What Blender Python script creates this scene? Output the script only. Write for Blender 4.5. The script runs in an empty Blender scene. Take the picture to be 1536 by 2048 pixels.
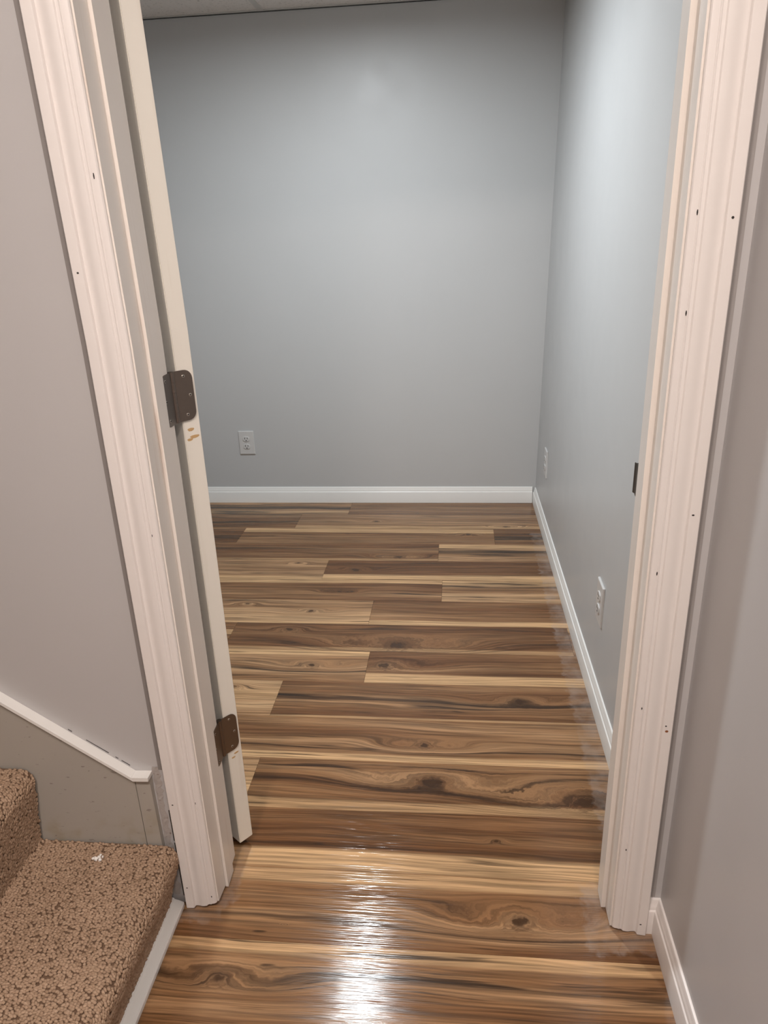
import bpy, bmesh, math, random
import numpy as np
from mathutils import Matrix, Vector
random.seed(7); np.random.seed(7)
SC = bpy.context.scene
COL = SC.collection

# ------------------------------------------------------------------ camera
F_PX, PITCH, YAW, ROLL = 1462.11, 0.36959, -0.10722, -0.03654
EYE = Vector((0.1458, -1.0859, 1.302))
fw = Vector((math.sin(YAW)*math.cos(PITCH), math.cos(YAW)*math.cos(PITCH), -math.sin(PITCH)))
rt = Vector((math.cos(YAW), -math.sin(YAW), 0)); up = rt.cross(fw)
r2 = rt*math.cos(ROLL)+up*math.sin(ROLL); u2 = -rt*math.sin(ROLL)+up*math.cos(ROLL)
cd = bpy.data.cameras.new('camera'); cam = bpy.data.objects.new('camera', cd); COL.objects.link(cam)
cam.matrix_world = Matrix(((r2.x, u2.x, -fw.x, EYE.x), (r2.y, u2.y, -fw.y, EYE.y), (r2.z, u2.z, -fw.z, EYE.z), (0, 0, 0, 1)))
cd.sensor_fit = 'VERTICAL'; cd.sensor_height = 36; cd.lens = F_PX/2048*36; cd.clip_start = 0.01
SC.camera = cam
# ------------------------------------------------------------------ world, exposure
w = bpy.data.worlds.new('world'); SC.world = w; w.use_nodes = True
w.node_tree.nodes['Background'].inputs[0].default_value = (0.5, 0.5, 0.5, 1)
w.node_tree.nodes['Background'].inputs[1].default_value = 0.02
SC.view_settings.view_transform = 'Standard'; SC.view_settings.look = 'None'
SC.view_settings.gamma = 1; SC.view_settings.use_curve_mapping = False
SC.view_settings.exposure = 0.0
ROOM_LAMP = dict(loc=(-0.30, 1.20, 2.152), r=0.065, power=32.0, color=(0.94, 1.0, 1.045))
HALL_LAMPS = [dict(loc=(-0.32, -1.40, 2.41), r=0.12, power=30.0, color=(1.0, 0.87, 0.79)), dict(loc=(0.36, -1.25, 2.41), r=0.10, power=18.0, color=(1.0, 0.87, 0.79))]

# ------------------------------------------------------------------ node helper
class NT:
    def __init__(s, name):
        s.m = bpy.data.materials.new(name); s.m.use_nodes = True; s.t = s.m.node_tree
        s.b = s.t.nodes['Principled BSDF']
    def n(s, k, **kw):
        nd = s.t.nodes.new(k)
        for a, v in kw.items(): setattr(nd, a, v)
        return nd
    def put(s, sock, v):
        if isinstance(v, bpy.types.NodeSocket): s.t.links.new(v, sock)
        elif isinstance(v, (tuple, list)) and sock.type == 'RGBA' and len(v) == 3: sock.default_value = (*v, 1)
        else: sock.default_value = v
    def ma(s, op, a, b=None, c=None, clamp=False):
        nd = s.n('ShaderNodeMath', operation=op, use_clamp=clamp)
        for i, v in enumerate((a, b, c)):
            if v is not None: s.put(nd.inputs[i], v)
        return nd.outputs[0]
    def xyz(s, x, y, z):
        nd = s.n('ShaderNodeCombineXYZ')
        for i, v in enumerate((x, y, z)): s.put(nd.inputs[i], v)
        return nd.outputs[0]
    def sep(s, v):
        nd = s.n('ShaderNodeSeparateXYZ'); s.put(nd.inputs[0], v); return nd.outputs
    def noise(s, vec, scale=1.0, detail=2.0, rough=0.5):
        nd = s.n('ShaderNodeTexNoise'); s.put(nd.inputs['Vector'], vec)
        nd.inputs['Scale'].default_value = scale; nd.inputs['Detail'].default_value = detail; nd.inputs['Roughness'].default_value = rough
        return nd.outputs['Fac']
    def step(s, v, lo, hi, a=0.0, b=1.0):
        nd = s.n('ShaderNodeMapRange', interpolation_type='SMOOTHSTEP')
        for i, q in enumerate((v, lo, hi, a, b)): s.put(nd.inputs[i], q)
        return nd.outputs[0]
    def mix(s, f, a, b, mode='MIX'):
        nd = s.n('ShaderNodeMix', data_type='RGBA', blend_type=mode)
        s.put(nd.inputs[0], f); s.put(nd.inputs[6], a); s.put(nd.inputs[7], b); return nd.outputs[2]
    def ramp(s, f, stops):
        nd = s.n('ShaderNodeValToRGB'); e = nd.color_ramp.elements
        while len(e) < len(stops): e.new(0.5)
        for q, (p, c) in zip(e, stops): q.position = p; q.color = (*c, 1)
        s.put(nd.inputs[0], f); return nd.outputs[0]
    def obj(s): return s.n('ShaderNodeTexCoord').outputs['Object']
    def pos(s): return s.n('ShaderNodeNewGeometry').outputs['Position']
    def attr(s, name, kind='OBJECT'):
        return s.n('ShaderNodeAttribute', attribute_type=kind, attribute_name=name).outputs
    def bump(s, h, strength=0.3, dist=0.001):
        nd = s.n('ShaderNodeBump'); nd.inputs['Strength'].default_value = strength; nd.inputs['Distance'].default_value = dist
        s.put(nd.inputs['Height'], h); s.put(s.b.inputs['Normal'], nd.outputs[0])
    def out(s, color=None, rough=None, metal=None, spec=None):
        for k, v in (('Base Color', color), ('Roughness', rough), ('Metallic', metal), ('Specular IOR Level', spec)):
            if v is not None: s.put(s.b.inputs[k], v)
        return s.m

def paint(name, col, rough=0.4, bump=0.12, scale=420, blotch=0.03, spec=0.5):
    q = NT(name); p = q.pos()
    bl = q.noise(p, 2.3, 3); c = q.mix(q.ma('MULTIPLY', q.step(bl, .3, .7), blotch*4), col, tuple(v*0.86 for v in col))
    q.bump(q.noise(p, scale, 3), bump, 0.0006)
    return q.out(c, q.step(q.noise(p, 5, 2), .3, .7, rough*0.9, rough*1.1), spec=spec)
def trim_paint(name, col, rough=0.35, dirt=0.25, tint=(0.50, 0.40, 0.30), bump=0.0):
    q = NT(name); p = q.pos(); x, y, z = q.sep(p)
    n1 = q.noise(q.xyz(q.ma('MULTIPLY', x, 60), q.ma('MULTIPLY', y, 60), q.ma('MULTIPLY', z, 2.2)), 1, 4, .6)
    n2 = q.noise(p, 7, 3)
    f = q.ma('MULTIPLY', q.step(n1, .56, .74), q.step(n2, .42, .62))
    c = q.mix(q.ma('MULTIPLY', f, dirt), col, tint)
    if bump: q.bump(q.noise(q.xyz(q.ma('MULTIPLY', x, 200), q.ma('MULTIPLY', y, 200), q.ma('MULTIPLY', z, 5)), 1, 2), bump, .0004)
    return q.out(c, rough)
def plain(name, col, rough=0.5, metal=0.0, spec=0.5):
    q = NT(name)
    v = q.noise(q.obj(), 40, 2)
    return q.out(q.mix(q.ma('MULTIPLY', v, .12), col, tuple(c*.8 for c in col)), rough, metal, spec)

M = {}
M['wall'] = paint('grey_wall_paint', (0.50, 0.505, 0.505), 0.40, spec=.34)
M['wall_hall'] = paint('grey_hall_paint', (0.50, 0.49, 0.49), 0.38, bump=.1)
M['trim'] = paint('old_white_trim_paint', (0.765, 0.728, 0.705), .36, bump=.03, scale=60, blotch=.02)
M['jamb'] = trim_paint('worn_jamb_paint', (0.78, 0.73, 0.68), .36, .42, (.50, .36, .27))
M['trim_clean'] = paint('white_trim_paint', (0.80, 0.795, 0.77), .32, bump=.03, scale=60, blotch=.02)
M['door'] = trim_paint('door_edge_paint', (0.80, 0.77, 0.70), .4, .25)
M['plate'] = plain('white_plastic', (0.575, 0.57, 0.56), .28)
M['slot'] = plain('dark_slot', (0.02, 0.02, 0.018), .6)
M['nail'] = plain('nail_hole_dark', (0.03, 0.025, 0.022), .8)
M['rust'] = plain('rust_spot', (0.25, 0.09, 0.03), .8)
M['nickel'] = plain('satin_nickel', (0.215, 0.175, 0.15), .40, 1.0)
M['screw'] = plain('screw_steel', (0.55, 0.50, 0.45), .3, 1.0)
M['strike'] = plain('strike_dark_metal', (0.16, 0.14, 0.12), .4, 1.0)
M['concrete'] = plain('concrete_slab', (0.14, 0.12, 0.10), .9)
M['grid'] = plain('ceiling_grid_white', (0.62, 0.61, 0.59), .5)
M['crumb'] = plain('plaster_white', (0.85, 0.83, 0.80), .9)
M['carpet_base'] = plain('carpet_backing', (0.165, 0.104, 0.068), .95, 0, .1)

def wood_mat():
    q = NT('hickory_plank'); o = q.obj(); u, y, _ = q.sep(o)
    sd, tone, dark = q.sep(q.attr('wa')['Vector']); sy, sw, ss = q.sep(q.attr('wb')['Vector'])
    s7 = q.ma('MULTIPLY', sd, 7.31)
    wv = q.noise(q.xyz(q.ma('MULTIPLY_ADD', u, 1.5, s7), q.ma('MULTIPLY', y, 7), sd), 1, 2)
    Fy = q.ma('ADD', y, q.ma('MULTIPLY', q.ma('SUBTRACT', wv, .5), .055))
    kn = []
    for nm in ('k1', 'k2'):
        ku, ky, kr = q.sep(q.attr(nm)['Vector']); kr = q.ma('MAXIMUM', kr, 0.001)
        wob = q.ma('MULTIPLY', q.ma('SUBTRACT', q.noise(o, 55, 2), .5), .9)
        du = q.ma('DIVIDE', q.ma('SUBTRACT', u, ku), q.ma('MULTIPLY', kr, 1.55)); dy = q.ma('DIVIDE', q.ma('SUBTRACT', y, ky), kr)
        d = q.ma('ADD', q.ma('SQRT', q.ma('ADD', q.ma('MULTIPLY', du, du), q.ma('MULTIPLY', dy, dy))), wob)
        dl = q.ma('SQRT', q.ma('ADD', q.ma('MULTIPLY', q.ma('MULTIPLY', du, du), .14), q.ma('MULTIPLY', dy, dy)))
        wn = q.ma('EXPONENT', q.ma('MULTIPLY', q.ma('MULTIPLY', dl, dl), -.55))
        ring = q.ma('MULTIPLY', d, q.ma('MULTIPLY', kr, 1.0))
        Fy = q.ma('ADD', q.ma('MULTIPLY', Fy, q.ma('SUBTRACT', 1.0, q.ma('MULTIPLY', wn, .8))), q.ma('MULTIPLY', ring, q.ma('MULTIPLY', wn, .9)))
        kn.append((d, wn, kr))
    base = q.noise(q.xyz(q.ma('MULTIPLY_ADD', u, .55, s7), q.ma('MULTIPLY', Fy, 17), sd), 1, 3, .55)
    tv = q.ma('ADD', base, tone)
    c = q.ramp(tv, [(.20, (.080, .032, .012)), (.40, (.145, .066, .027)), (.54, (.215, .111, .050)), (.68, (.33, .19, .096)), (.85, (.46, .285, .150))])
    # sapwood stripe
    ds = q.ma('ABSOLUTE', q.ma('SUBTRACT', q.ma('ADD', y, q.ma('MULTIPLY', q.ma('SUBTRACT', wv, .5), .028)), sy))
    sap = q.ma('MULTIPLY', q.ma('SUBTRACT', 1.0, q.step(ds, q.ma('MULTIPLY', sw, .75), q.ma('MULTIPLY', sw, 1.25))), ss)
    c = q.mix(sap, c, (.52, .325, .165))
    # grain
    g1 = q.noise(q.xyz(q.ma('MULTIPLY_ADD', u, 3.0, s7), q.ma('MULTIPLY', Fy, 150), sd), 1, 3, .6)
    g2 = q.noise(q.xyz(q.ma('MULTIPLY_ADD', u, 14, s7), q.ma('MULTIPLY', Fy, 480), sd), 1, 2, .6)
    gm = q.ma('MULTIPLY', q.step(g1, .3, .72, .56, 1.24), q.step(g2, .3, .7, .90, 1.06))
    c = q.mix(1.0, c, q.n('ShaderNodeCombineColor').outputs[0], 'MULTIPLY') if False else c
    gv = q.xyz(gm, gm, gm); mm = q.n('ShaderNodeVectorMath', operation='MULTIPLY'); q.put(mm.inputs[0], c); q.put(mm.inputs[1], gv); c = mm.outputs[0]
    # dark heart streaks
    st = q.noise(q.xyz(q.ma('MULTIPLY_ADD', u, 1.9, q.ma('MULTIPLY', sd, 3.1)), q.ma('MULTIPLY', Fy, 52), q.ma('ADD', sd, 9.0)), 1, 4, .6)
    lo = q.ma('SUBTRACT', .675, q.ma('MULTIPLY', dark, .17))
    c = q.mix(q.ma('MULTIPLY', q.step(st, lo, q.ma('ADD', lo, .13)), .88), c, (.030, .017, .010))
    dy_, dw_, ds_ = q.sep(q.attr('wc')['Vector'])
    dd = q.ma('ABSOLUTE', q.ma('SUBTRACT', q.ma('ADD', Fy, q.ma('MULTIPLY', q.ma('SUBTRACT', q.noise(q.xyz(q.ma('MULTIPLY_ADD', u, 5, s7), q.ma('MULTIPLY', y, 60), sd), 1, 2), .5), .022)), dy_))
    dm = q.ma('SUBTRACT', 1.0, q.step(dd, q.ma('MULTIPLY', dw_, .1), q.ma('MULTIPLY', dw_, 1.15)))
    dn = q.step(q.noise(q.xyz(q.ma('MULTIPLY_ADD', u, 1.7, q.ma('MULTIPLY', sd, 2.3)), q.ma('MULTIPLY', Fy, 90), q.ma('ADD', sd, 4.0)), 1, 3, .6), .32, .50)
    c = q.mix(q.ma('MULTIPLY', q.ma('MULTIPLY', dm, dn), q.ma('MULTIPLY', ds_, .92)), c, (.022, .012, .007))
    s2 = q.noise(q.xyz(q.ma('MULTIPLY_ADD', u, 3.4, q.ma('MULTIPLY', sd, 5.1)), q.ma('MULTIPLY', Fy, 115), q.ma('ADD', sd, 21.0)), 1, 3, .55)
    l2 = q.ma('SUBTRACT', .69, q.ma('MULTIPLY', dark, .11))
    c = q.mix(q.ma('MULTIPLY', q.step(s2, l2, q.ma('ADD', l2, .10)), .75), c, (.045, .025, .013))
    # little pin knots
    pk = q.noise(q.xyz(q.ma('MULTIPLY_ADD', u, 9, s7), q.ma('MULTIPLY', y, 34), q.ma('ADD', sd, 3.0)), 1, 1)
    c = q.mix(q.ma('MULTIPLY', q.step(pk, .775, .83), .85), c, (.032, .018, .010))
    for d, wn, kr in kn:
        rg = q.ma('MULTIPLY_ADD', q.ma('SINE', q.ma('MULTIPLY', d, 11.0)), .5, .5)
        near = q.ma('SUBTRACT', 1.0, q.step(d, .5, 1.5)); on = q.step(kr, .003, .006)
        c = q.mix(q.ma('MULTIPLY', q.ma('MULTIPLY', rg, near), q.ma('MULTIPLY', on, .55)), c, (.075, .036, .016))
        c = q.mix(q.ma('MULTIPLY', q.ma('SUBTRACT', 1.0, q.step(d, .28, .62)), q.ma('MULTIPLY', on, .85)), c, (.042, .020, .009))
    # thin dried paint haze left on the boards beside the trim
    px, py, _z = q.sep(q.pos()); hz = None
    pn = q.noise(q.pos(), 38, 3); wob = q.ma('MULTIPLY', q.ma('SUBTRACT', pn, .5), .05)
    for (x0, x1, y0, y1) in ((-.42, -.335, -.045, .03), (-.35, -.318, .0, .15), (.40, .46, -.06, .10), (.46, .54, -.055, .0), (.475, .55, .2, 2.0)):
        a = q.step(q.ma('ADD', px, wob), x0-.006, x0+.006); b = q.step(q.ma('ADD', px, wob), x1+.006, x1-.006)
        e = q.step(q.ma('ADD', py, wob), y0-.006, y0+.006); f = q.step(q.ma('ADD', py, wob), y1+.006, y1-.006)
        bx = q.ma('MULTIPLY', q.ma('MULTIPLY', a, b), q.ma('MULTIPLY', e, f)); hz = bx if hz is None else q.ma('MAXIMUM', hz, bx)
    hz = q.ma('MULTIPLY', hz, q.step(q.noise(q.pos(), 22, 4), .3, .75, .06, .34))
    c = q.mix(hz, c, (.36, .31, .28))
    q.bump(q.noise(q.xyz(q.ma('MULTIPLY_ADD', u, 7, s7), q.ma('MULTIPLY', y, 330), sd), 1, 2, .55), .42, .0012)
    return q.out(c, q.ma('ADD', q.step(g1, .3, .7, .15, .115), q.ma('MULTIPLY', hz, .3)), spec=.32)
M['wood'] = wood_mat()

def tile_mat():
    q = NT('ceiling_tile_fissured'); p = q.pos()
    n = q.noise(p, 90, 4, .65)
    q.bump(n, .5, .002)
    return q.out(q.mix(q.step(n, .56, .68), (.78, .75, .72), (.55, .53, .50)), .9, spec=.1)
M['tile'] = tile_mat()
def carpet_mat():
    q = NT('carpet_loop'); t = q.attr('tone', 'GEOMETRY')['Fac']; o = q.pos()
    v = q.ma('MULTIPLY_ADD', q.ma('SUBTRACT', q.noise(o, 9, 3), .5), .5, t)
    c = q.ramp(v, [(.05, (.25, .165, .107)), (.45, (.385, .268, .184)), (.85, (.48, .345, .245)), (1.0, (.60, .47, .36))])
    q.bump(q.noise(o, 1500, 2), .5, .0006)
    return q.out(c, .95, spec=.12)
M['carpet'] = carpet_mat()
def skirt_mat():
    q = NT('scuffed_skirt_paint'); p = q.pos(); x, y, z = q.sep(p)
    sp = q.step(q.noise(q.xyz(q.ma('MULTIPLY', x, 52), 0.0, q.ma('MULTIPLY', z, 120)), 1, 2), .66, .73)
    st = q.ma('MULTIPLY', q.step(q.noise(p, 17, 3), .5, .72), q.step(z, .28, .18))
    c = q.mix(q.ma('MULTIPLY', st, .45), (.40, .375, .335), (.27, .215, .10))
    c = q.mix(q.ma('MULTIPLY', sp, .7), c, (.20, .17, .15))
    return q.out(c, .42)
M['skirt'] = skirt_mat()
def torn_mat():
    q = NT('patched_wall_edge'); p = q.pos()
    n = q.noise(p, 130, 4, .6)
    q.bump(q.noise(p, 160, 4), .5, .002)
    return q.out(q.mix(q.step(n, .62, .70), (.41, .375, .355), (.24, .20, .17)), .6)
M['torn'] = torn_mat()
def emit(name, col, strength):
    q = NT(name); q.put(q.b.inputs['Emission Color'], col); q.b.inputs['Emission Strength'].default_value = strength
    return q.out((.9, .9, .9), .5)

# ------------------------------------------------------------------ mesh helpers
def link(name, me, mat, parent=None, loc=(0, 0, 0), smooth=False):
    o = bpy.data.objects.new(name, me); COL.objects.link(o); o.location = loc
    if mat is not None and not me.materials: me.materials.append(M[mat] if isinstance(mat, str) else mat)
    if parent: o.parent = parent
    if smooth:
        for p in me.polygons: p.use_smooth = True
    return o
def raw(name, vs, fs, mat, parent=None, loc=(0, 0, 0), smooth=False):
    me = bpy.data.meshes.new(name); me.from_pydata([tuple(v) for v in vs], [], fs); me.validate(); me.update()
    bm = bmesh.new(); bm.from_mesh(me); bmesh.ops.recalc_face_normals(bm, faces=bm.faces); bm.to_mesh(me); bm.free()
    return link(name, me, mat, parent, loc, smooth)
def box_me(name, a, b, bev=0.0, seg=1):
    bm = bmesh.new(); bmesh.ops.create_cube(bm, size=1)
    for v in bm.verts: v.co = Vector([(a[i]+b[i])/2+v.co[i]*(b[i]-a[i]) for i in range(3)])
    if bev: bmesh.ops.bevel(bm, geom=bm.edges[:], offset=bev, segments=seg, affect='EDGES', profile=.5)
    me = bpy.data.meshes.new(name); bm.to_mesh(me); bm.free(); return me
def box(name, a, b, mat, parent=None, bev=0.0, seg=1, loc=(0, 0, 0)):
    return link(name, box_me(name, a, b, bev, seg), mat, parent, loc)
def sweep(name, prof, path, mat, parent=None, smooth=False, ends=None):
    """prof: list of (a, b); path: list of functions or (origin, avec, bvec) frames; loft with caps."""
    n = len(prof); vs = []
    for i, (o, av, bv) in enumerate(path):
        o, av, bv = Vector(o), Vector(av), Vector(bv)
        for j, (a, b) in enumerate(prof):
            p = o+av*a+bv*b
            if ends and i in ends: p = p+Vector((0, 0, ends[i][j]))
            vs.append(p)
    fs = []
    for i in range(len(path)-1):
        for j in range(n):
            k = (j+1) % n; fs.append((i*n+j, i*n+k, (i+1)*n+k, (i+1)*n+j))
    fs.append(tuple(range(n))[::-1]); fs.append(tuple(range((len(path)-1)*n, len(path)*n)))
    o = raw(name, vs, fs, mat, parent, smooth=True); o.data.set_sharp_from_angle(angle=math.radians(24)); return o
def empty(name, loc=(0, 0, 0), rz=0.0):
    o = bpy.data.objects.new(name, None); COL.objects.link(o); o.location = loc; o.rotation_euler = (0, 0, rz); o.empty_display_size = .05
    return o
def tag(o, label, cat, kind=None, group=None):
    o['label'] = label; o['category'] = cat
    if kind: o['kind'] = kind
    if group: o['group'] = group
    return o
def struct(o, label, cat): return tag(o, label, cat, 'structure')
def merge_me(name, mes):
    bm = bmesh.new()
    for m in mes: bm.from_mesh(m)
    me = bpy.data.meshes.new(name); bm.to_mesh(me); bm.free(); return me

# ------------------------------------------------------------------ floor
PW, OFF, PL = 0.17672, 2.397, 1.161
XL, XR, YB, YF = -2.2, 0.60, 2.398, -2.6
floor = box('floor', (XL, YF, -.06), (XR+.02, YB+.02, -.0055), 'concrete')
struct(floor, 'hickory plank floor running from the hallway through the doorway into the grey room', 'floor')
joints = {0: -.3885, 1: -.6174, 2: -.8504, 3: .0662, 4: -.3954, 5: .0878, 6: -.1663, 7: -.640, 8: -.1402, 9: -.3933, 10: -.61, 11: -.3748, 12: -.60, 13: -.60, 14: -.61, 15: -.2}
# (row, world x inside the plank): tone shift, dark streaks, sapwood (y, half width, strength), knots (world x, y offset, radius)
T = dict
SPEC = {
 (0, -.7): T(t=.12, d=.75, s=(-.055, .014, .8), w=(.0, .030, .9)), (0, .1): T(t=-.02, d=.3, s=(0, .0, 0)),
 (1, -.9): T(t=-.04, d=.7, s=(0, 0, 0), w=(-.01, .016, 1)), (1, 0): T(t=.12, d=.55, s=(-.07, .016, .8), k1=(-.24, .0, .013), k2=(.37, -.062, .013)),
 (2, -.95): T(t=-.06, d=.9, s=(0, 0, 0), w=(-.02, .022, 1)), (2, 0): T(t=.0, d=.25, s=(.062, .024, .95), k1=(.195, .022, .02)), (2, .42): T(t=-.06, d=.9, s=(0, 0, 0), w=(-.015, .024, 1)),
 (3, -.4): T(t=-.04, d=.45, w=(.03, .010, .8), s=(-.078, .01, .5), k1=(-.10, -.050, .02)), (3, .3): T(t=.16, d=.8, s=(.066, .020, 1), w=(.008, .026, 1)),
 (4, -.7): T(t=.13, d=.55, s=(-.075, .014, .8), k1=(-.52, .06, .010)), (4, 0): T(t=-.06, d=.3, s=(-.066, .020, 1), k1=(-.27, .0, .022)),
 (5, -.4): T(t=.02, d=.45, s=(.070, .018, .85), k1=(-.305, -.02, .013)), (5, .3): T(t=.20, d=.7, s=(.066, .022, .9), w=(.030, .010, 1)),
 (6, -.5): T(t=.20, d=.5, s=(-.08, .01, .7), k1=(-.389, .002, .015), k2=(-.64, .05, .012)), (6, .2): T(t=-.02, d=.35, s=(-.070, .017, 1)),
 (7, 0): T(t=-.03, d=.5, w=(-.028, .010, .8), s=(-.078, .012, .5), k1=(-.050, -.045, .040), k2=(-.44, .045, .018)),
 (8, -.4): T(t=.12, d=.5, w=(-.022, .008, .9), s=(.074, .014, .9), k1=(-.317, .0, .019)), (8, .2): T(t=-.02, d=.4, s=(-.064, .024, 1), k1=(-.085, .01, .030)),
 (9, -.6): T(t=.22, d=.3, s=(.02, .03, .5), k1=(-.55, .05, .012)), (9, 0): T(t=.0, d=.6, w=(.006, .018, 1), s=(-.084, .006, .6), k1=(.33, .012, .022)),
 (10, 0): T(t=.10, d=.4, w=(-.036, .007, .9), s=(-.076, .014, .9), k1=(.0607, -.0195, .018)),
 (11, -.6): T(t=.22, d=.3, s=(0, .03, .5)), (11, 0): T(t=.0, d=.55, w=(.012, .014, .9), s=(-.070, .016, .6), k1=(.085, .018, .030), k2=(.45, -.03, .035)),
 (12, 0): T(t=.02, d=.25, w=(-.028, .006, .6), s=(-.062, .026, 1), k1=(.2348, .015, .008)),
 (13, 0): T(t=.05, d=.35, w=(-.034, .008, .8), s=(.074, .02, .7), k1=(.2706, -.012, .026), k2=(-.2, -.05, .0)),
 (14, 0): T(t=.06, d=.8, w=(.030, .008, .6), s=(.078, .016, .9), k1=(-.2982, .007, .020)),
}
plank_cache = {}
def plank_mesh(x0, x1, y0, y1):
    key = (round(x0, 4), round(x1, 4), round(y0, 4), round(y1, 4))
    if key in plank_cache: return plank_cache[key]
    g, bv, d, h = .0002, .0002, .0006, .005
    a0, a1, b0, b1 = x0+g, x1-g, y0+g, y1-g
    vs = [(a0, b0, -h), (a1, b0, -h), (a1, b1, -h), (a0, b1, -h), (a0, b0, -d), (a1, b0, -d), (a1, b1, -d), (a0, b1, -d),
          (a0+bv, b0+bv, 0), (a1-bv, b0+bv, 0), (a1-bv, b1-bv, 0), (a0+bv, b1-bv, 0)]
    fs = [(3, 2, 1, 0), (8, 9, 10, 11)]
    for i in range(4):
        j = (i+1) % 4; fs += [(i, j, j+4, i+4), (i+4, j+4, j+8, i+8)]
    me = bpy.data.meshes.new('plank'); me.from_pydata(vs, [], fs); me.update(); me.materials.append(M['wood'])
    plank_cache[key] = me; return me
rng = random.Random(11)
for k in range(0, 28):
    yt = OFF-k*PW; yc = yt-PW/2
    if yt < YF: break
    if k <= 12: lo, hi = XL, .5445-.011*(yc/2.4)
    elif k == 13: lo, hi = -.60, .60
    else: lo, hi = -.46, .5365
    if k > 18: lo = -.60
    j0 = joints.get(k, rng.uniform(-.5, .5)); jx = j0-PL*4
    while jx < hi:
        a, b = jx, jx+PL; jx = b
        if b <= lo or a >= hi: continue
        cx = (a+b)/2; x0 = max(a, lo); x1 = min(b, hi)
        sp = None
        for (r, wx), v in SPEC.items():
            if r == k and x0 <= wx <= x1: sp = v
        if sp is None: sp = T(t=rng.uniform(-.06, .14), d=rng.uniform(.3, .7), s=(rng.uniform(-.08, .08), .015, .7))
        y1 = PW/2 if k else min(PW/2, YB-yc)
        o = link('plank', plank_mesh(x0-cx, x1-cx, -PW/2, y1), None, floor, (cx, yc, 0))
        o['wa'] = [rng.uniform(0, 9), float(sp['t']), float(sp['d'])]; o['wb'] = [float(v) for v in sp['s']]; o['wc'] = [float(v) for v in sp.get('w', (9, .01, 0.0))]
        for nm in ('k1', 'k2'):
            kx, ky, kr = sp.get(nm, (9, 9, 0.0)); o[nm] = [float(kx-cx), float(ky), float(kr)]

# ------------------------------------------------------------------ walls
WT = .112
ZC, ZH = 2.152, 2.42            # room ceiling, hallway ceiling
def RX(y, z):                   # the room's right wall, a little out of plumb
    s = max(0, min(1, (y-.1)/2.3)); return .5455-.0155*s+z*(.006+.0115*s)
wb = link('wall_back', merge_me('wall_back', [box_me('a', (XL, YB, 0), (.66, YB+.1, ZC-.0042)), box_me('b', (XL, YB+.03, ZC-.0042), (.66, YB+.1, ZH))]), 'wall'); struct(wb, 'plain grey back wall of the empty room facing the doorway', 'wall')
ys = np.linspace(WT, YB+.05, 14); zs = np.linspace(0, ZH, 10); vs = []; fs = []
for y in ys:
    for z in zs: vs.append((RX(y, z), y, z))
n0 = len(vs)
for y in ys:
    for z in zs: vs.append((.66, y, z))
nz = len(zs)
for i in range(len(ys)-1):
    for j in range(nz-1):
        a = i*nz+j; fs.append((a, a+1, a+nz+1, a+nz)); fs.append((n0+a, n0+a+nz, n0+a+nz+1, n0+a+1))
wr = raw('wall_right', vs, fs, 'wall', smooth=True); struct(wr, 'glossy grey right wall of the room carrying two outlets', 'wall')
wl = box('wall_left', (XL-.1, WT, 0), (XL, YB, ZH), 'wall'); struct(wl, 'grey left wall of the room, hidden behind the open door', 'wall')
# front wall with the doorway opening
OX0, OX1, OZ = -.368, .470, 2.06
fm = merge_me('wall_front', [box_me('a', (XL, 0, 0), (OX0, WT, ZH)), box_me('b', (OX1, 0, 0), (.66, WT, ZH)), box_me('c', (OX0, 0, OZ), (OX1, WT, ZH))])
wf = link('wall_front', fm, 'wall_hall'); struct(wf, 'grey wall that holds the cased doorway, stairs climbing along its left side', 'wall')
M['old_paint'] = plain('dark_casing_shade', (.25, .23, .22), .6)  # shade beside the casings, painted as dark strips on the wall
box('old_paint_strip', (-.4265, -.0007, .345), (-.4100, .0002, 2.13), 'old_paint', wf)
M['old_paint_pale'] = plain('grey_casing_shade', (.33, .31, .30), .6)  # paler painted shade for the strip by the right casing
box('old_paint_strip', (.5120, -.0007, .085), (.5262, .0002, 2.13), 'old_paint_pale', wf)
wh = box('wall_hallway', (.537, YF, 0), (.66, 0, ZH), 'wall_hall'); struct(wh, 'grey hallway wall to the right of the doorway', 'wall')
wk = box('wall_behind', (-2.2, YF-.1, 0), (.66, YF, ZH), 'wall_hall'); struct(wk, 'grey hallway wall behind the viewer', 'wall')
ws = box('wall_stairwell', (-2.2, -1.12, 0), (-.60, -1.02, ZH+.0), 'wall_hall'); struct(ws, 'grey wall on the open side of the stairwell', 'wall')
we = box('wall_stairs_top', (-2.3, -1.12, 0), (-2.2, 0, ZH), 'wall_hall'); struct(we, 'grey wall at the top end of the stairs', 'wall')
ws2 = box('wall_hallway_left', (-.70, YF, 0), (-.60, -1.12, ZH), 'wall_hall'); struct(ws2, 'grey hallway wall beside the stairs, behind the viewer', 'wall')
ch = box('ceiling_hallway', (-2.3, YF-.1, ZH), (.66, 0.0, ZH+.06), 'wall_hall'); struct(ch, 'flat painted ceiling above the hallway', 'ceiling')
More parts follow.
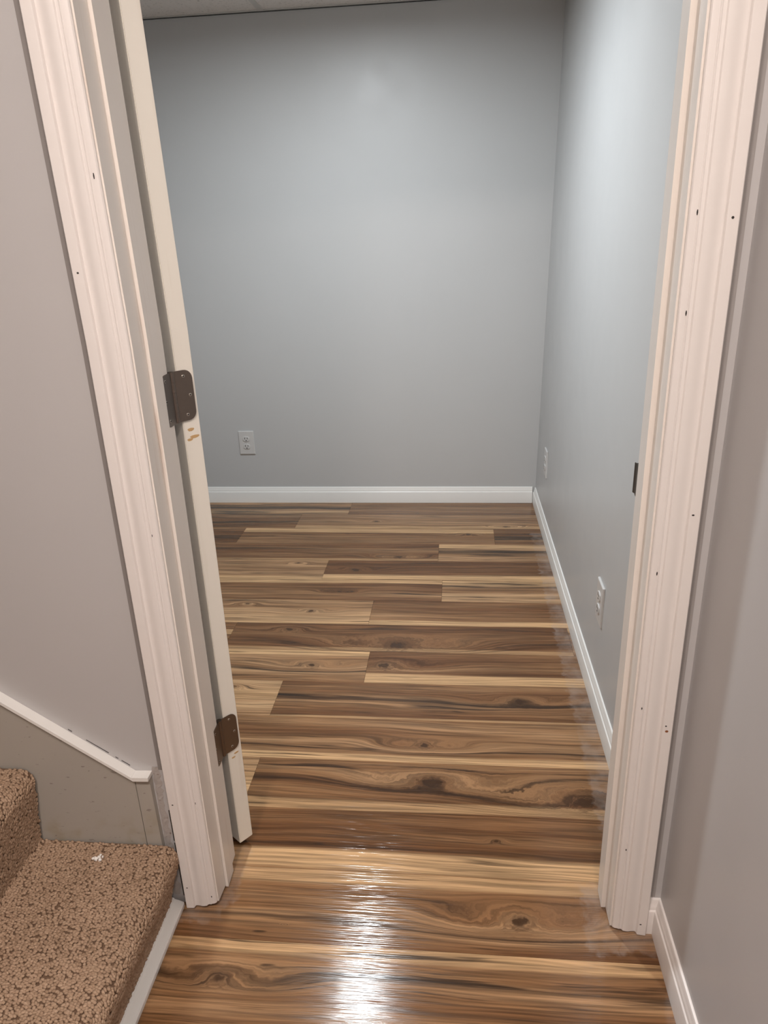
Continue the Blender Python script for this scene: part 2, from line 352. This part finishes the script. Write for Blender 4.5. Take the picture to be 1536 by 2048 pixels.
# dropped ceiling of the room: tiles and grid bars
ce = box('ceiling', (XL, WT, ZC+.05), (.66, YB, ZC+.09), 'grid'); struct(ce, 'dropped ceiling of fissured square tiles in a pale metal grid', 'ceiling')
gx = [-.6590-.6096*i for i in range(2, -1, -1)]+[-.0494, .5602]; gy = [.20+.6096*i for i in range(4)]
ex = [XL]+gx+[.575]; ey = [WT]+gy+[YB-.002]
for i in range(len(ex)-1):
    for j in range(len(ey)-1):
        a, b, c, d = ex[i]+.004, ex[i+1]-.004, ey[j]+.004, ey[j+1]-.004
        if b-a > .02 and d-c > .02: box('ceiling_tile', (a, c, ZC+.001), (b, d, ZC+.016), 'tile', ce)
for x in gx: box('grid_bar', (x-.012, WT, ZC-.0015), (x+.012, YB-.0225, ZC+.0005), 'grid', ce)
for y in gy:
    for i in range(len(ex)-1):
        if ex[i+1]-ex[i] > .05: box('grid_bar', (ex[i]+.0125, y-.012, ZC-.0013), (ex[i+1]-.0125, y+.012, ZC+.0005), 'grid', ce)
box('wall_angle', (XL, YB-.022, ZC-.0013), (.555, YB-.0045, ZC+.0005), 'grid', ce)
box('wall_angle', (.545, WT, ZC-.0013), (.578, YB-.022, ZC+.0005), 'grid', ce)

# ------------------------------------------------------------------ baseboards
BBP = [(0, 0), (.012, 0), (.012, .0545), (.0112, .0575), (.0088, .0600), (.0086, .0645), (.0075, .0690), (.0052, .0745), (.0050, .0785), (.0036, .0815), (.0010, .0825), (0, .0825)]
Z = (0, 0, 1)
b1 = sweep('baseboard_back', BBP, [((XL, YB-.0005, 0), (0, -1, 0), Z), ((.517, YB-.0005, 0), (0, -1, 0), Z)], 'trim_clean')
struct(b1, 'low white baseboard along the foot of the back wall', 'baseboard')
path = []
for y in np.linspace(.135, YB-.012, 9):
    path.append(((RX(y, .04)+.001, y, 0), (-1.08, 0, 0), Z))
b2 = sweep('baseboard_right', BBP, path, 'trim_clean'); struct(b2, 'white baseboard running along the room\'s right wall', 'baseboard')
b3 = sweep('baseboard_hallway', BBP, [((.514, 0, 0), (0, -1, 0), Z), ((.537, 0, 0), (-1, -1, 0), Z), ((.537, YF, 0), (-1, 0, 0), Z)], 'trim')
struct(b3, 'white baseboard of the hallway wall with a short return beside the door casing', 'baseboard')

# ------------------------------------------------------------------ casing
CP = [(0, 0), (0, .0155), (.0015, .0172), (.0150, .0174), (.0168, .0170), (.0178, .0155), (.0186, .0124), (.0200, .0112), (.0225, .0112), (.0260, .0119), (.0300, .0130), (.0335, .0141),
      (.0380, .0145), (.0420, .0142), (.0438, .0138), (.0448, .0128), (.0455, .0114), (.0470, .0110), (.0500, .0110), (.0512, .0118), (.0522, .0118), (.0532, .0108), (.0590, .0106), (.0620, .0092), (.0635, .0072), (.0635, 0)]
def casing_side(name, xo, sgn, yo, yd, zb, mat='trim'):
    ends = {0: zb}
    return sweep(name, CP, [((xo, yo, 0), (sgn, 0, 0), (0, yd, 0)), ((xo, yo, 2.062), (sgn, 0, 0), (0, yd, 0)), ((xo, yo, 2.062+.0), (sgn, 0, 1), (0, yd, 0))], mat, ends=ends)
zbL = [0.004+.010*(a/.0635)**1.5 for a, _ in CP]
zbR = [0.001+.009*(a/.0635) for a, _ in CP]
c1 = casing_side('trim_1', -.4110, 1, 0, -1, zbL); struct(c1, 'moulded white door casing on the left, hinge side of the doorway', 'door casing')
c2 = casing_side('trim_2', .5130, -1, 0, -1, zbR); struct(c2, 'moulded white door casing on the right, latch side of the doorway', 'door casing')
c3 = sweep('trim_3', CP, [((-.4110, 0, 2.1255), (1, 0, -1), (0, -1, 0)), ((.5130, 0, 2.1255), (-1, 0, -1), (0, -1, 0))], 'trim'); struct(c3, 'white head casing across the top of the doorway', 'door casing')
c4 = casing_side('trim_4', -.4160, 1, WT, 1, [0]*len(CP)); struct(c4, 'white casing on the room side of the doorway, behind the hinges', 'door casing')
c5 = casing_side('trim_5', .5160, -1, WT, 1, [0]*len(CP)); struct(c5, 'white casing on the room side of the doorway, behind the latch jamb', 'door casing')
def nail(parent, x, z, y, wd=.0022, ht=.0034, mat='nail'):
    s = 6; ring = [(wd/2*math.cos(t*math.tau/s), ht/2*math.sin(t*math.tau/s)) for t in range(s)]
    vs = [(x+a, y, z+b) for a, b in ring]+[(x+a, y-.0005, z+b) for a, b in ring]
    fs = [tuple(range(s)), tuple(range(s, 2*s))]+[(i, (i+1) % s, s+(i+1) % s, s+i) for i in range(s)]
    raw('nail_hole', vs, fs, mat, parent)
for x, z, yy, a, b in ((-.3585, 1.384, -.0111, .0018, .009), (-.4035, 1.257, -.0169, .004, .003), (-.3585, .276, -.0111, .002, .006), (-.4020, .275, -.0169, .004, .003),
                       (-.4020, .060, -.0169, .0035, .003), (-.3560, .032, -.0106, .002, .005), (-.3585, .84, -.0111, .002, .005)):
    nail(c1, x, z, yy, a, b)
for x, z, yy, a, b in ((.4595, 1.308, -.0111, .002, .008), (.5034, 1.300, -.0170, .004, .004), (.4595, 1.179, -.0111, .002, .008), (.5012, .8815, -.0170, .0045, .003), (.4595, .780, -.0111, .002, .007),
                       (.4595, .525, -.0111, .0022, .005), (.5008, .4947, -.0170, .0035, .003), (.4595, .210, -.0111, .002, .005), (.5004, .0300, -.0170, .0045, .003)):
    nail(c2, x, z, yy, a, b)
nail(c2, .5030, .4840, -.0170, .006, .005, 'rust')

# ------------------------------------------------------------------ door frame and door
dr = empty('door_1', (0, 0, 0)); struct(dr, 'white door swung far open to the left, in its jamb with two brown hinges showing', 'door')
def prism(name, xa, xb, ya, yb, zf, zb, zt, mat, parent):   # a board whose foot is cut unevenly: zf at the front, zb at the back
    vs = [(xa, ya, zf), (xb, ya, zf), (xb, yb, zb), (xa, yb, zb), (xa, ya, zt), (xb, ya, zt), (xb, yb, zt), (xa, yb, zt)]
    return raw(name, vs, [(0, 3, 2, 1), (4, 5, 6, 7), (0, 1, 5, 4), (1, 2, 6, 5), (2, 3, 7, 6), (3, 0, 4, 7)], mat, parent)
JL, JR = -.345, .4465
prism('jamb', JL-.020, JL, -.003, .0405, .012, .006, 2.045, 'jamb', dr)
prism('jamb', JL-.020, JL, .0418, .1155, .004, .014, 2.045, 'jamb', dr)
prism('jamb', JR, JR+.020, -.003, .0405, .006, .004, 2.045, 'jamb', dr)
prism('jamb', JR, JR+.020, .0418, .1155, .004, .006, 2.045, 'jamb', dr)
box('jamb_head', (JL, -.003, 2.045), (JR, .1155, 2.060), 'trim', dr)
def stop(sx, w):
    b = prism('door_stop', min(sx, sx+w), max(sx, sx+w), .0418, .080, .002, .006, 2.045, 'jamb', dr); return b
stop(JL, .0060); stop(JR, -.0085)
box('door_stop', (JL+.006, .0418, 2.035), (JR-.0085, .080, 2.0448), 'trim', dr)
# strike plate on the latch jamb
sk = box('strike_plate', (JR-.0016, .0850, .866), (JR, .1155, .923), 'strike', dr)
lip = [(JR-.0016, .1150), (JR-.0020, .1200), (JR-.0034, .1245), (JR-.0022, .1252), (JR-.0004, .1205), (JR, .1150)]
sweep('strike_lip', [(p[0], p[1]) for p in lip], [((0, 0, .868), (1, 0, 0), (0, 1, 0)), ((0, 0, .921), (1, 0, 0), (0, 1, 0))], 'strike', sk)
# slab
C0 = Vector((-.339, .140, 0)); e = Vector((.62, .785, 0)).normalized(); nn = Vector((e.y, -e.x, 0)); wv = -nn
TH = .0345
def door_pt(a, b, z): return C0+wv*a+e*b+Vector((0, 0, z))
DW, Z0, Z1, bv = .762, .022, 2.030, .0012
def door_box(name, a0, a1, b0, b1, z0, z1, mat, parent, bev=0.0):
    bm = bmesh.new(); bmesh.ops.create_cube(bm, size=1)
    for v in bm.verts: v.co = Vector(((a0+a1)/2+v.co.x*(a1-a0), (b0+b1)/2+v.co.y*(b1-b0), (z0+z1)/2+v.co.z*(z1-z0)))
    if bev: bmesh.ops.bevel(bm, geom=bm.edges[:], offset=bev, segments=2, affect='EDGES')
    for v in bm.verts: v.co = door_pt(v.co.x, v.co.y, v.co.z)
    bmesh.ops.recalc_face_normals(bm, faces=bm.faces)
    me = bpy.data.meshes.new(name); bm.to_mesh(me); bm.free(); return link(name, me, mat, parent)
slab = door_box('slab', 0, DW, 0, TH, Z0, Z1, 'door', dr, bv)
for (za, zb2) in ((.20, .86), (1.02, 1.86)):
    for (aa, ab) in ((.11, .345), (.417, .652)):
        for (f0, f1) in ((-.004, -.0002), (TH+.0002, TH+.004)): door_box('panel', aa, ab, f0, f1, za, zb2, 'door', slab, .0015)
def lathe_dir(name, prof, c, ax, mat, parent, seg=16):
    ax = ax.normalized(); t = Vector((0, 0, 1)); s = ax.cross(t).normalized(); vs = []; fs = []
    for r, h in prof:
        for k in range(seg):
            q = k*math.tau/seg; vs.append(c+ax*h+(s*math.cos(q)+t*math.sin(q))*r)
    for i in range(len(prof)-1):
        for k in range(seg):
            k2 = (k+1) % seg; fs.append((i*seg+k, i*seg+k2, (i+1)*seg+k2, (i+1)*seg+k))
    fs.append(tuple(range(seg))); fs.append(tuple(range((len(prof)-1)*seg, len(prof)*seg)))
    return raw(name, vs, fs, mat, parent, smooth=True)
KP = [(.031, 0), (.031, .005), (.013, .008), (.011, .025), (.020, .032), (.027, .042), (.027, .052), (.018, .060), (.004, .062)]
lathe_dir('knob', KP, door_pt(DW-.062, 0, .93), -e, 'nickel', slab); lathe_dir('knob', KP, door_pt(DW-.062, TH, .93), e, 'nickel', slab)
# stain from old hardware below the two hinges
def splotch(z, pts, name='stain'):
    for i, (b, dz, rb, rz) in enumerate(pts):
        s = 9; vs = [C0+e*(b+rb*math.cos(k*math.tau/s)*(1+.25*math.sin(k*2.3)))+nn*.0003+Vector((0, 0, z+dz+rz*math.sin(k*math.tau/s))) for k in range(s)]
        vs2 = [v-nn*.0008 for v in vs]
        raw(name, vs+vs2, [tuple(range(s)), tuple(range(s, 2*s))]+[(k, (k+1) % s, s+(k+1) % s, s+k) for k in range(s)], M['stain'], slab)
M['stain'] = plain('rusty_stain', (.55, .36, .17), .6)
PIN = C0-e*.0115+nn*.0015
def rounded_leaf(p0, along, nrm, w0, w1, z0, z1, r, th, name, parent):
    pts = [(w0, z0)]
    for k in range(7): t = -math.pi/2+k*math.pi/12; pts.append((w1-r+r*math.cos(t), z0+r+r*math.sin(t)))
    for k in range(7): t = k*math.pi/12; pts.append((w1-r+r*math.cos(t), z1-r+r*math.sin(t)))
    pts.append((w0, z1)); n = len(pts)
    vs = [p0+along*a+Vector((0, 0, b)) for a, b in pts]; vs += [v+nrm*th for v in vs[:n]]
    return raw(name, vs, [tuple(range(n)), tuple(range(n, 2*n))]+[(k, (k+1) % n, n+(k+1) % n, n+k) for k in range(n)], 'nickel', parent)
def screw(c, nrm, parent):
    lathe_dir('screw', [(.0030, 0), (.0030, .0003), (.0020, .0006), (.0012, .0003)], c, nrm, 'screw', parent, 10)
    lathe_dir('screw_recess', [(.0013, .0003), (.0013, .0010)], c, nrm, 'nail', parent, 6)
def hinge(zc):
    h = empty('hinge'); h.parent = dr
    z0, z1 = zc-.0445, zc+.0445; P = PIN.copy(); P.z = 0
    rounded_leaf(P, e, nn, .004, .0400, z0, z1, .0155, .0016, 'door_leaf', h)
    Q = Vector((JL, P.y-.002, 0))
    rounded_leaf(Q, Vector((0, -1, 0)), Vector((1, 0, 0)), -.001, .0435, z0, z1, .0155, .0014, 'jamb_leaf', h)
    kk = 5; hh = (z1-z0)/kk
    for i in range(kk):
        lathe = [(.0054, .00012), (.0054, hh-.00012)]
        vs = []; seg = 14; fs = []
        for r, z in lathe:
            for k in range(seg): q = k*math.tau/seg; vs.append((P.x+r*math.cos(q), P.y+r*math.sin(q), z0+i*hh+z))
        for a in range(1):
            for k in range(seg): k2 = (k+1) % seg; fs.append((a*seg+k, a*seg+k2, (a+1)*seg+k2, (a+1)*seg+k))
        for z in (.00012, hh-.00012):
            b_ = len(vs); vs += [(P.x+.0054*math.cos(k*math.tau/seg), P.y+.0054*math.sin(k*math.tau/seg), z0+i*hh+z) for k in range(seg)]; fs.append(tuple(range(b_, b_+seg)))
        kn_ = raw('knuckle', vs, fs, 'nickel', h, smooth=True)
        for pg in kn_.data.polygons:
            if len(pg.vertices) > 4: pg.use_smooth = False
    for b, dz in ((.0225, .034), (.0320, 0), (.0225, -.034)): screw(P+e*b+nn*.0016+Vector((0, 0, zc+dz)), nn, h)
    for b, dz in ((.030, .034), (.036, 0), (.030, -.034)): screw(Q+Vector((.0014, -b, zc+dz)), Vector((1, 0, 0)), h)
    return h
for z in (.3195, 1.0405, 1.78): hinge(z)
splotch(.978, [(.014, .0, .007, .003), (.020, -.014, .010, .003), (.010, -.018, .006, .0025)]); splotch(.262, [(.020, .0, .006, .0022), (.012, -.008, .005, .002)])

# the hinge side of the frame leans a little to the left above hip height
def lean(o, x_max=None):
    bm = bmesh.new(); bm.from_mesh(o.data)
    bmesh.ops.bisect_plane(bm, geom=bm.verts[:]+bm.edges[:]+bm.faces[:], plane_co=(0, 0, 1.15), plane_no=(0, 0, 1))
    for v in bm.verts:
        if v.co.z > 1.15 and (x_max is None or v.co.x < x_max): v.co.x -= .018*(v.co.z-1.15)
    bm.to_mesh(o.data); bm.free()
for o in [c1, c4, slab]+[k for k in slab.children if k.name.startswith('panel')]: lean(o)
for o in [c3]+[k for k in dr.children if k.name.startswith(('jamb', 'door_stop'))]: lean(o, 0.0)
for h in dr.children:
    if h.name.startswith('hinge') :
        for k in h.children: lean(k)
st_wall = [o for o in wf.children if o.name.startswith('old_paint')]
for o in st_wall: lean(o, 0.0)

# ------------------------------------------------------------------ stairs
st = empty('staircase', (-.45, -.5, 0)); tag(st, 'brown looped-carpet stairs climbing to the left of the doorway', 'stairs')
def kid(o):
    o.parent = st; o.matrix_parent_inverse = Matrix.Translation((.45, .5, 0)); return o
TZ = [.167, .345, .530, .715, .900, 1.085]; NX = [-.412, -.676, -.930, -1.184, -1.438, -1.692]
YA, YZ = -.014, -1.0
def step_prof():
    pts = []
    for i in range(len(TZ)):
        z = TZ[i]; nx = NX[i]; zb = .010 if i == 0 else TZ[i-1]; xb = RB[i]
        if i: pts += [(xb+.008, zb), (xb+.001, zb+.007)]
        else: pts += [(xb, zb)]
        pts += [(xb+(nx-xb)*.45, zb+(z-zb)*.42), (nx-.003, z-.048)]
        for k in range(7):
            t = k*math.pi/12; pts.append((nx-.022+.022*math.cos(t), z-.024+.024*math.sin(t)))
    pts.append((-2.0, TZ[-1])); return pts
RB = [-.446]+[x-.020 for x in NX[1:]]
SPR = step_prof()
m = len(SPR); vs = [(x, YA, z) for x, z in SPR]+[(x, YZ, z) for x, z in SPR]
fs = [(i, i+1, m+i+1, m+i) for i in range(m-1)]
kid(raw('carpet', vs, fs, 'carpet_base', smooth=False))
# wooden carcass of each step under the carpet
for i in range(len(TZ)):
    x1 = NX[i]-.034; x0 = (NX[i+1]-.034) if i+1 < len(TZ) else -2.0
    kid(box('step', (x0+.001, YZ+.002, 0.002), (x1-.004, YA-.002, TZ[i]-.004), 'skirt'))
# loops of pile on the flight's lower part
def pile():
    P = np.array(SPR, float); seg = np.linalg.norm(np.diff(P, axis=0), axis=1); cum = np.r_[0, np.cumsum(seg)]
    end = cum[-1]
    for i, (x, z) in enumerate(SPR):
        if x < NX[3]-.01: end = cum[i]+0; break
    dy = .0043; ds = .0058
    rows = np.arange(.006, end, ds)
    sv = []
    for r, s0 in enumerate(rows):
        yy = np.arange(YA-.004-(r % 2)*dy*.5, YZ+.004, -dy)
        ss = s0+np.random.normal(0, .0012, len(yy)); yy = yy+np.random.normal(0, .0007, len(yy))
        sv.append(np.stack([ss, yy], 1))
    sv = np.concatenate(sv); sv[:, 0] = np.clip(sv[:, 0], .001, end)
    keep = np.random.rand(len(sv)) > .08; sv = sv[keep]
    idx = np.clip(np.searchsorted(cum, sv[:, 0])-1, 0, len(seg)-1)
    f = (sv[:, 0]-cum[idx])/np.maximum(seg[idx], 1e-6)
    px = P[idx]+(P[idx+1]-P[idx])*f[:, None]; tg = (P[idx+1]-P[idx])/np.maximum(seg[idx], 1e-6)[:, None]
    N = len(sv)
    t3 = np.stack([tg[:, 0], 0*tg[:, 0], tg[:, 1]], 1); y3 = np.tile([0., 1., 0.], (N, 1)); n3 = np.cross(t3, y3)
    n3 *= -1 if n3[:, 2].mean() < 0 else 1
    c = np.stack([px[:, 0], sv[:, 1], px[:, 1]], 1)+n3*(np.random.uniform(.0010, .0024, N)[:, None])
    ang = np.random.normal(.22, .35, N); ca, sa = np.cos(ang)[:, None], np.sin(ang)[:, None]
    A = t3*ca+y3*sa; B = -t3*sa+y3*ca
    bm = bmesh.new(); bmesh.ops.create_icosphere(bm, subdivisions=1, radius=1); bm.verts.ensure_lookup_table()
    sv0 = np.array([v.co[:] for v in bm.verts]); sf = np.array([[v.index for v in fc.verts] for fc in bm.faces]); bm.free()
    ra = np.random.uniform(.0040, .0056, N); rb = np.random.uniform(.0027, .0035, N); rc = np.random.uniform(.0022, .0030, N)
    V = c[:, None, :]+(A*ra[:, None])[:, None, :]*sv0[None, :, 0:1]+(B*rb[:, None])[:, None, :]*sv0[None, :, 1:2]+(n3*rc[:, None])[:, None, :]*sv0[None, :, 2:3]
    nv = len(sv0); Fc = (sf[None]+(np.arange(N)*nv)[:, None, None]).reshape(-1, 3)
    me = bpy.data.meshes.new('carpet_pile'); V = V.reshape(-1, 3)
    me.vertices.add(len(V)); me.vertices.foreach_set('co', V.ravel()); me.loops.add(len(Fc)*3); me.loops.foreach_set('vertex_index', Fc.ravel().astype(np.int32))
    me.polygons.add(len(Fc)); me.polygons.foreach_set('loop_start', np.arange(0, len(Fc)*3, 3, dtype=np.int32)); me.polygons.foreach_set('use_smooth', np.ones(len(Fc), bool))
    me.update(calc_edges=True)
    at = me.attributes.new('tone', 'FLOAT', 'POINT'); tn = np.clip(np.random.normal(.46, .12, N), 0, 1); at.data.foreach_set('value', np.repeat(tn, nv).astype(np.float32))
    o = link('carpet_pile', me, 'carpet'); o['kind'] = 'stuff'; kid(o)
pile()
# skirt board on the wall, with its end block and cap
SL = (.5048-.3381)/(.699-.4702)
def zs_at(x): return .331+(-.4702-x)*SL
sk_pts = [(-.4724, .08), (-.4724, .3315), (-2.0, zs_at(-2.0)), (-2.0, .08)]
def slab_xz(name, pts, y0, y1, mat):
    n = len(pts); vs = [(x, y0, z) for x, z in pts]+[(x, y1, z) for x, z in pts]
    return raw(name, vs, [tuple(range(n)), tuple(range(n, 2*n))]+[(k, (k+1) % n, n+(k+1) % n, n+k) for k in range(n)], mat)
kid(slab_xz('skirt_board', sk_pts, -.0002, -.0120, 'skirt'))
kid(slab_xz('skirt_end_block', [(-.4395, .03), (-.4425, .3315), (-.4712, .3315), (-.4712, .03)], -.0002, -.0118, 'skirt'))
CT = .0085
kid(slab_xz('skirt_cap', [(-.4400, .3335), (-.4398, .3335+CT), (-.4725, .3335+CT-.001), (-.4704, .3325)], -.0002, -.0215, 'trim_clean'))
kid(slab_xz('skirt_cap', [(-.4708, .3325), (-.4729, .3335+CT-.001), (-2.0, zs_at(-2.0)+CT+.006), (-2.0, zs_at(-2.0)+.003)], -.0002, -.0215, 'trim_clean'))
for xa, xb in ((-.482, -.497), (-.503, -.508), (-.520, -.560), (-.585, -.592)):
    kid(slab_xz('caulk_crack', [(xa, zs_at(xa)+CT+.0042), (xa, zs_at(xa)+CT+.0054), (xb, zs_at(xb)+CT+.0052), (xb, zs_at(xb)+CT+.0042)], -.0001, -.0008, 'nail'))
# ragged strip of patched drywall between the skirt block and the casing
vs = []; fs = []; nr = 46
for i in range(nr+1):
    z = .022+i*(.352-.022)/nr
    a = -.4392+random.uniform(-.0012, .0012); b = -.4245+random.uniform(-.004, .003)
    y = -.0008-random.uniform(0, .0006)
    vs += [(a, -.0002, z), (a+.004, y, z), ((a+b)/2, y-random.uniform(-.0004, .0004), z), (b, -.0004, z)]
for i in range(nr):
    for j in range(3): fs.append((i*4+j, i*4+j+1, i*4+5+j, i*4+4+j))
tp = raw('torn_drywall', vs, fs, 'torn', c1, smooth=False)
for (za, zb2) in ((.168, .246), (.02, .162)):
    box('crack', (-.4205, -.0012, za), (-.4187, -.0003, zb2), 'nail', c1)
# white shoe moulding on the floor in front of the first riser
SHP = [(0, 0), (0, .020), (.0030, .0215), (.0058, .0205), (.0066, .0175), (.0160, .0150), (.0245, .0110), (.0262, .0085), (.0262, 0)]
s1 = sweep('trim_6', SHP, [((-.4440, -.0090, 0), (1, 0, 0), Z), ((-.4440, -1.0, 0), (1, 0, 0), Z)], 'trim_clean'); struct(s1, 'thin white shoe moulding on the floor along the foot of the carpeted stairs', 'moulding')
# crumb of plaster on the tread
bm = bmesh.new()
for dx, dy, dz, r in ((0, 0, 0, .0048), (.006, .003, .001, .004), (.010, -.002, 0, .0035), (-.006, .001, 0, .003), (.007, .008, .002, .0028), (.012, .006, 0, .002)):
    b = bmesh.ops.create_icosphere(bm, subdivisions=1, radius=r, matrix=Matrix.Translation((dx, dy, dz)))
    for v in b['verts']: v.co += Vector([random.uniform(-.0009, .0009) for _ in range(3)])
me = bpy.data.meshes.new('plaster_crumb'); bm.to_mesh(me); bm.free()
cr = link('plaster_crumb', me, 'crumb', None, (-.5560, -.0600, TZ[0]+.0065)); tag(cr, 'small white crumb of plaster lying on the lowest carpeted tread', 'debris')

# ------------------------------------------------------------------ outlets
def outlet(loc, rz, label, rx=0.0):
    t = empty('electrical_outlet', loc); t.rotation_euler = (0, rx, rz); tag(t, label, 'outlet', group='white duplex outlets')
    W, H = .0780, .1200
    # plate: local x across, -y out of the wall, z up; raised with sloped edges
    pr = [(0, 0), (0, .0040), (.0010, .0056), (.0034, .0062)]; vs = []; fs = []
    for ins, d in pr:
        for sx, sz in ((-1, -1), (1, -1), (1, 1), (-1, 1)): vs.append((sx*(W/2-ins), -d, sz*(H/2-ins)))
    for i in range(3):
        for k in range(4): k2 = (k+1) % 4; fs.append((i*4+k, i*4+k2, i*4+4+k2, i*4+4+k))
    fs.append((12, 13, 14, 15)); fs.append((3, 2, 1, 0)); raw('cover_plate', vs, fs, 'plate', t)
    for s in (1, -1):
        n = 20; ring = []
        for k in range(n):
            q = k*math.tau/n; x = max(-.0170, min(.0170, .0175*math.cos(q)*1.12)); z = .0142*math.sin(q); ring.append((x, z))
        vs = [(x, -.0055, s*.0195+z) for x, z in ring]+[(x*.97, -.0084, s*.0195+z*.97) for x, z in ring]+[(x*.90, -.0090, s*.0195+z*.9) for x, z in ring]
        fs = [tuple(range(2*n, 3*n))]
        for a in (0, 1):
            for k in range(n): k2 = (k+1) % n; fs.append((a*n+k, a*n+k2, (a+1)*n+k2, (a+1)*n+k))
        r = raw('receptacle', vs, fs, 'plate', t)
        for x, hh in ((-.0064, .0045), (.0064, .0036)): box('slot', (x-.0015, -.0093, s*.0195+.0038-hh), (x+.0015, -.0088, s*.0195+.0038+hh), 'slot', r)
        box('ground_hole', (-.0030, -.0093, s*.0195-.0098), (.0030, -.0088, s*.0195-.0050), 'slot', r, .0006)
    lathe_dir('plate_screw', [(.0032, .0056), (.0030, .0066), (.0012, .0068)], Vector((0, 0, 0)), Vector((0, -1, 0)), 'plate', t, 12)
    return t
outlet((-.9120, YB, .3195), 0, 'white duplex outlet on the back wall near the open door')
def tilt(y): return math.atan((RX(y, 1)-RX(y, 0)))
outlet((RX(.765, .313)+.0003, .765, .313), -math.pi/2, 'white duplex outlet on the right wall, the one closer to the doorway')
outlet((RX(2.06, .312)+.0003, 2.06, .312), -math.pi/2, 'white duplex outlet on the right wall near the back corner')

# ------------------------------------------------------------------ lamps
def disc_lamp(L, label, name):
    t = empty(name, L['loc']); tag(t, label, 'ceiling light'); r = L['r']; seg = 32
    def ringmesh(nm, prof, mat):
        vs = []; fs = []
        for rr, h in prof:
            for k in range(seg): q = k*math.tau/seg; vs.append((rr*math.cos(q), rr*math.sin(q), h))
        for i in range(len(prof)-1):
            for k in range(seg): k2 = (k+1) % seg; fs.append((i*seg+k, i*seg+k2, (i+1)*seg+k2, (i+1)*seg+k))
        return vs, fs
    vs, fs = ringmesh('trim_ring', [(r+.018, -.0015), (r+.018, -.008), (r+.004, -.012), (r, -.010), (r, -.0015)], 'grid'); raw('trim_ring', vs, fs, 'grid', t, smooth=True)
    em = emit(name+'_glow', L['color'], L['power']/(math.pi*math.pi*r*r))
    vs = [(r*math.cos(k*math.tau/seg), r*math.sin(k*math.tau/seg), -.007) for k in range(seg)]
    me = bpy.data.meshes.new('diffuser'); me.from_pydata(vs, [], [tuple(range(seg))[::-1]]); me.update()
    link('diffuser', me, em, t)
disc_lamp(ROOM_LAMP, 'round flush light in the dropped ceiling of the empty room', 'ceiling_light')
disc_lamp(HALL_LAMPS[0], 'round flush light on the hallway ceiling beside the stairs', 'ceiling_light')
disc_lamp(HALL_LAMPS[1], 'round flush light on the hallway ceiling near the right wall', 'ceiling_light')
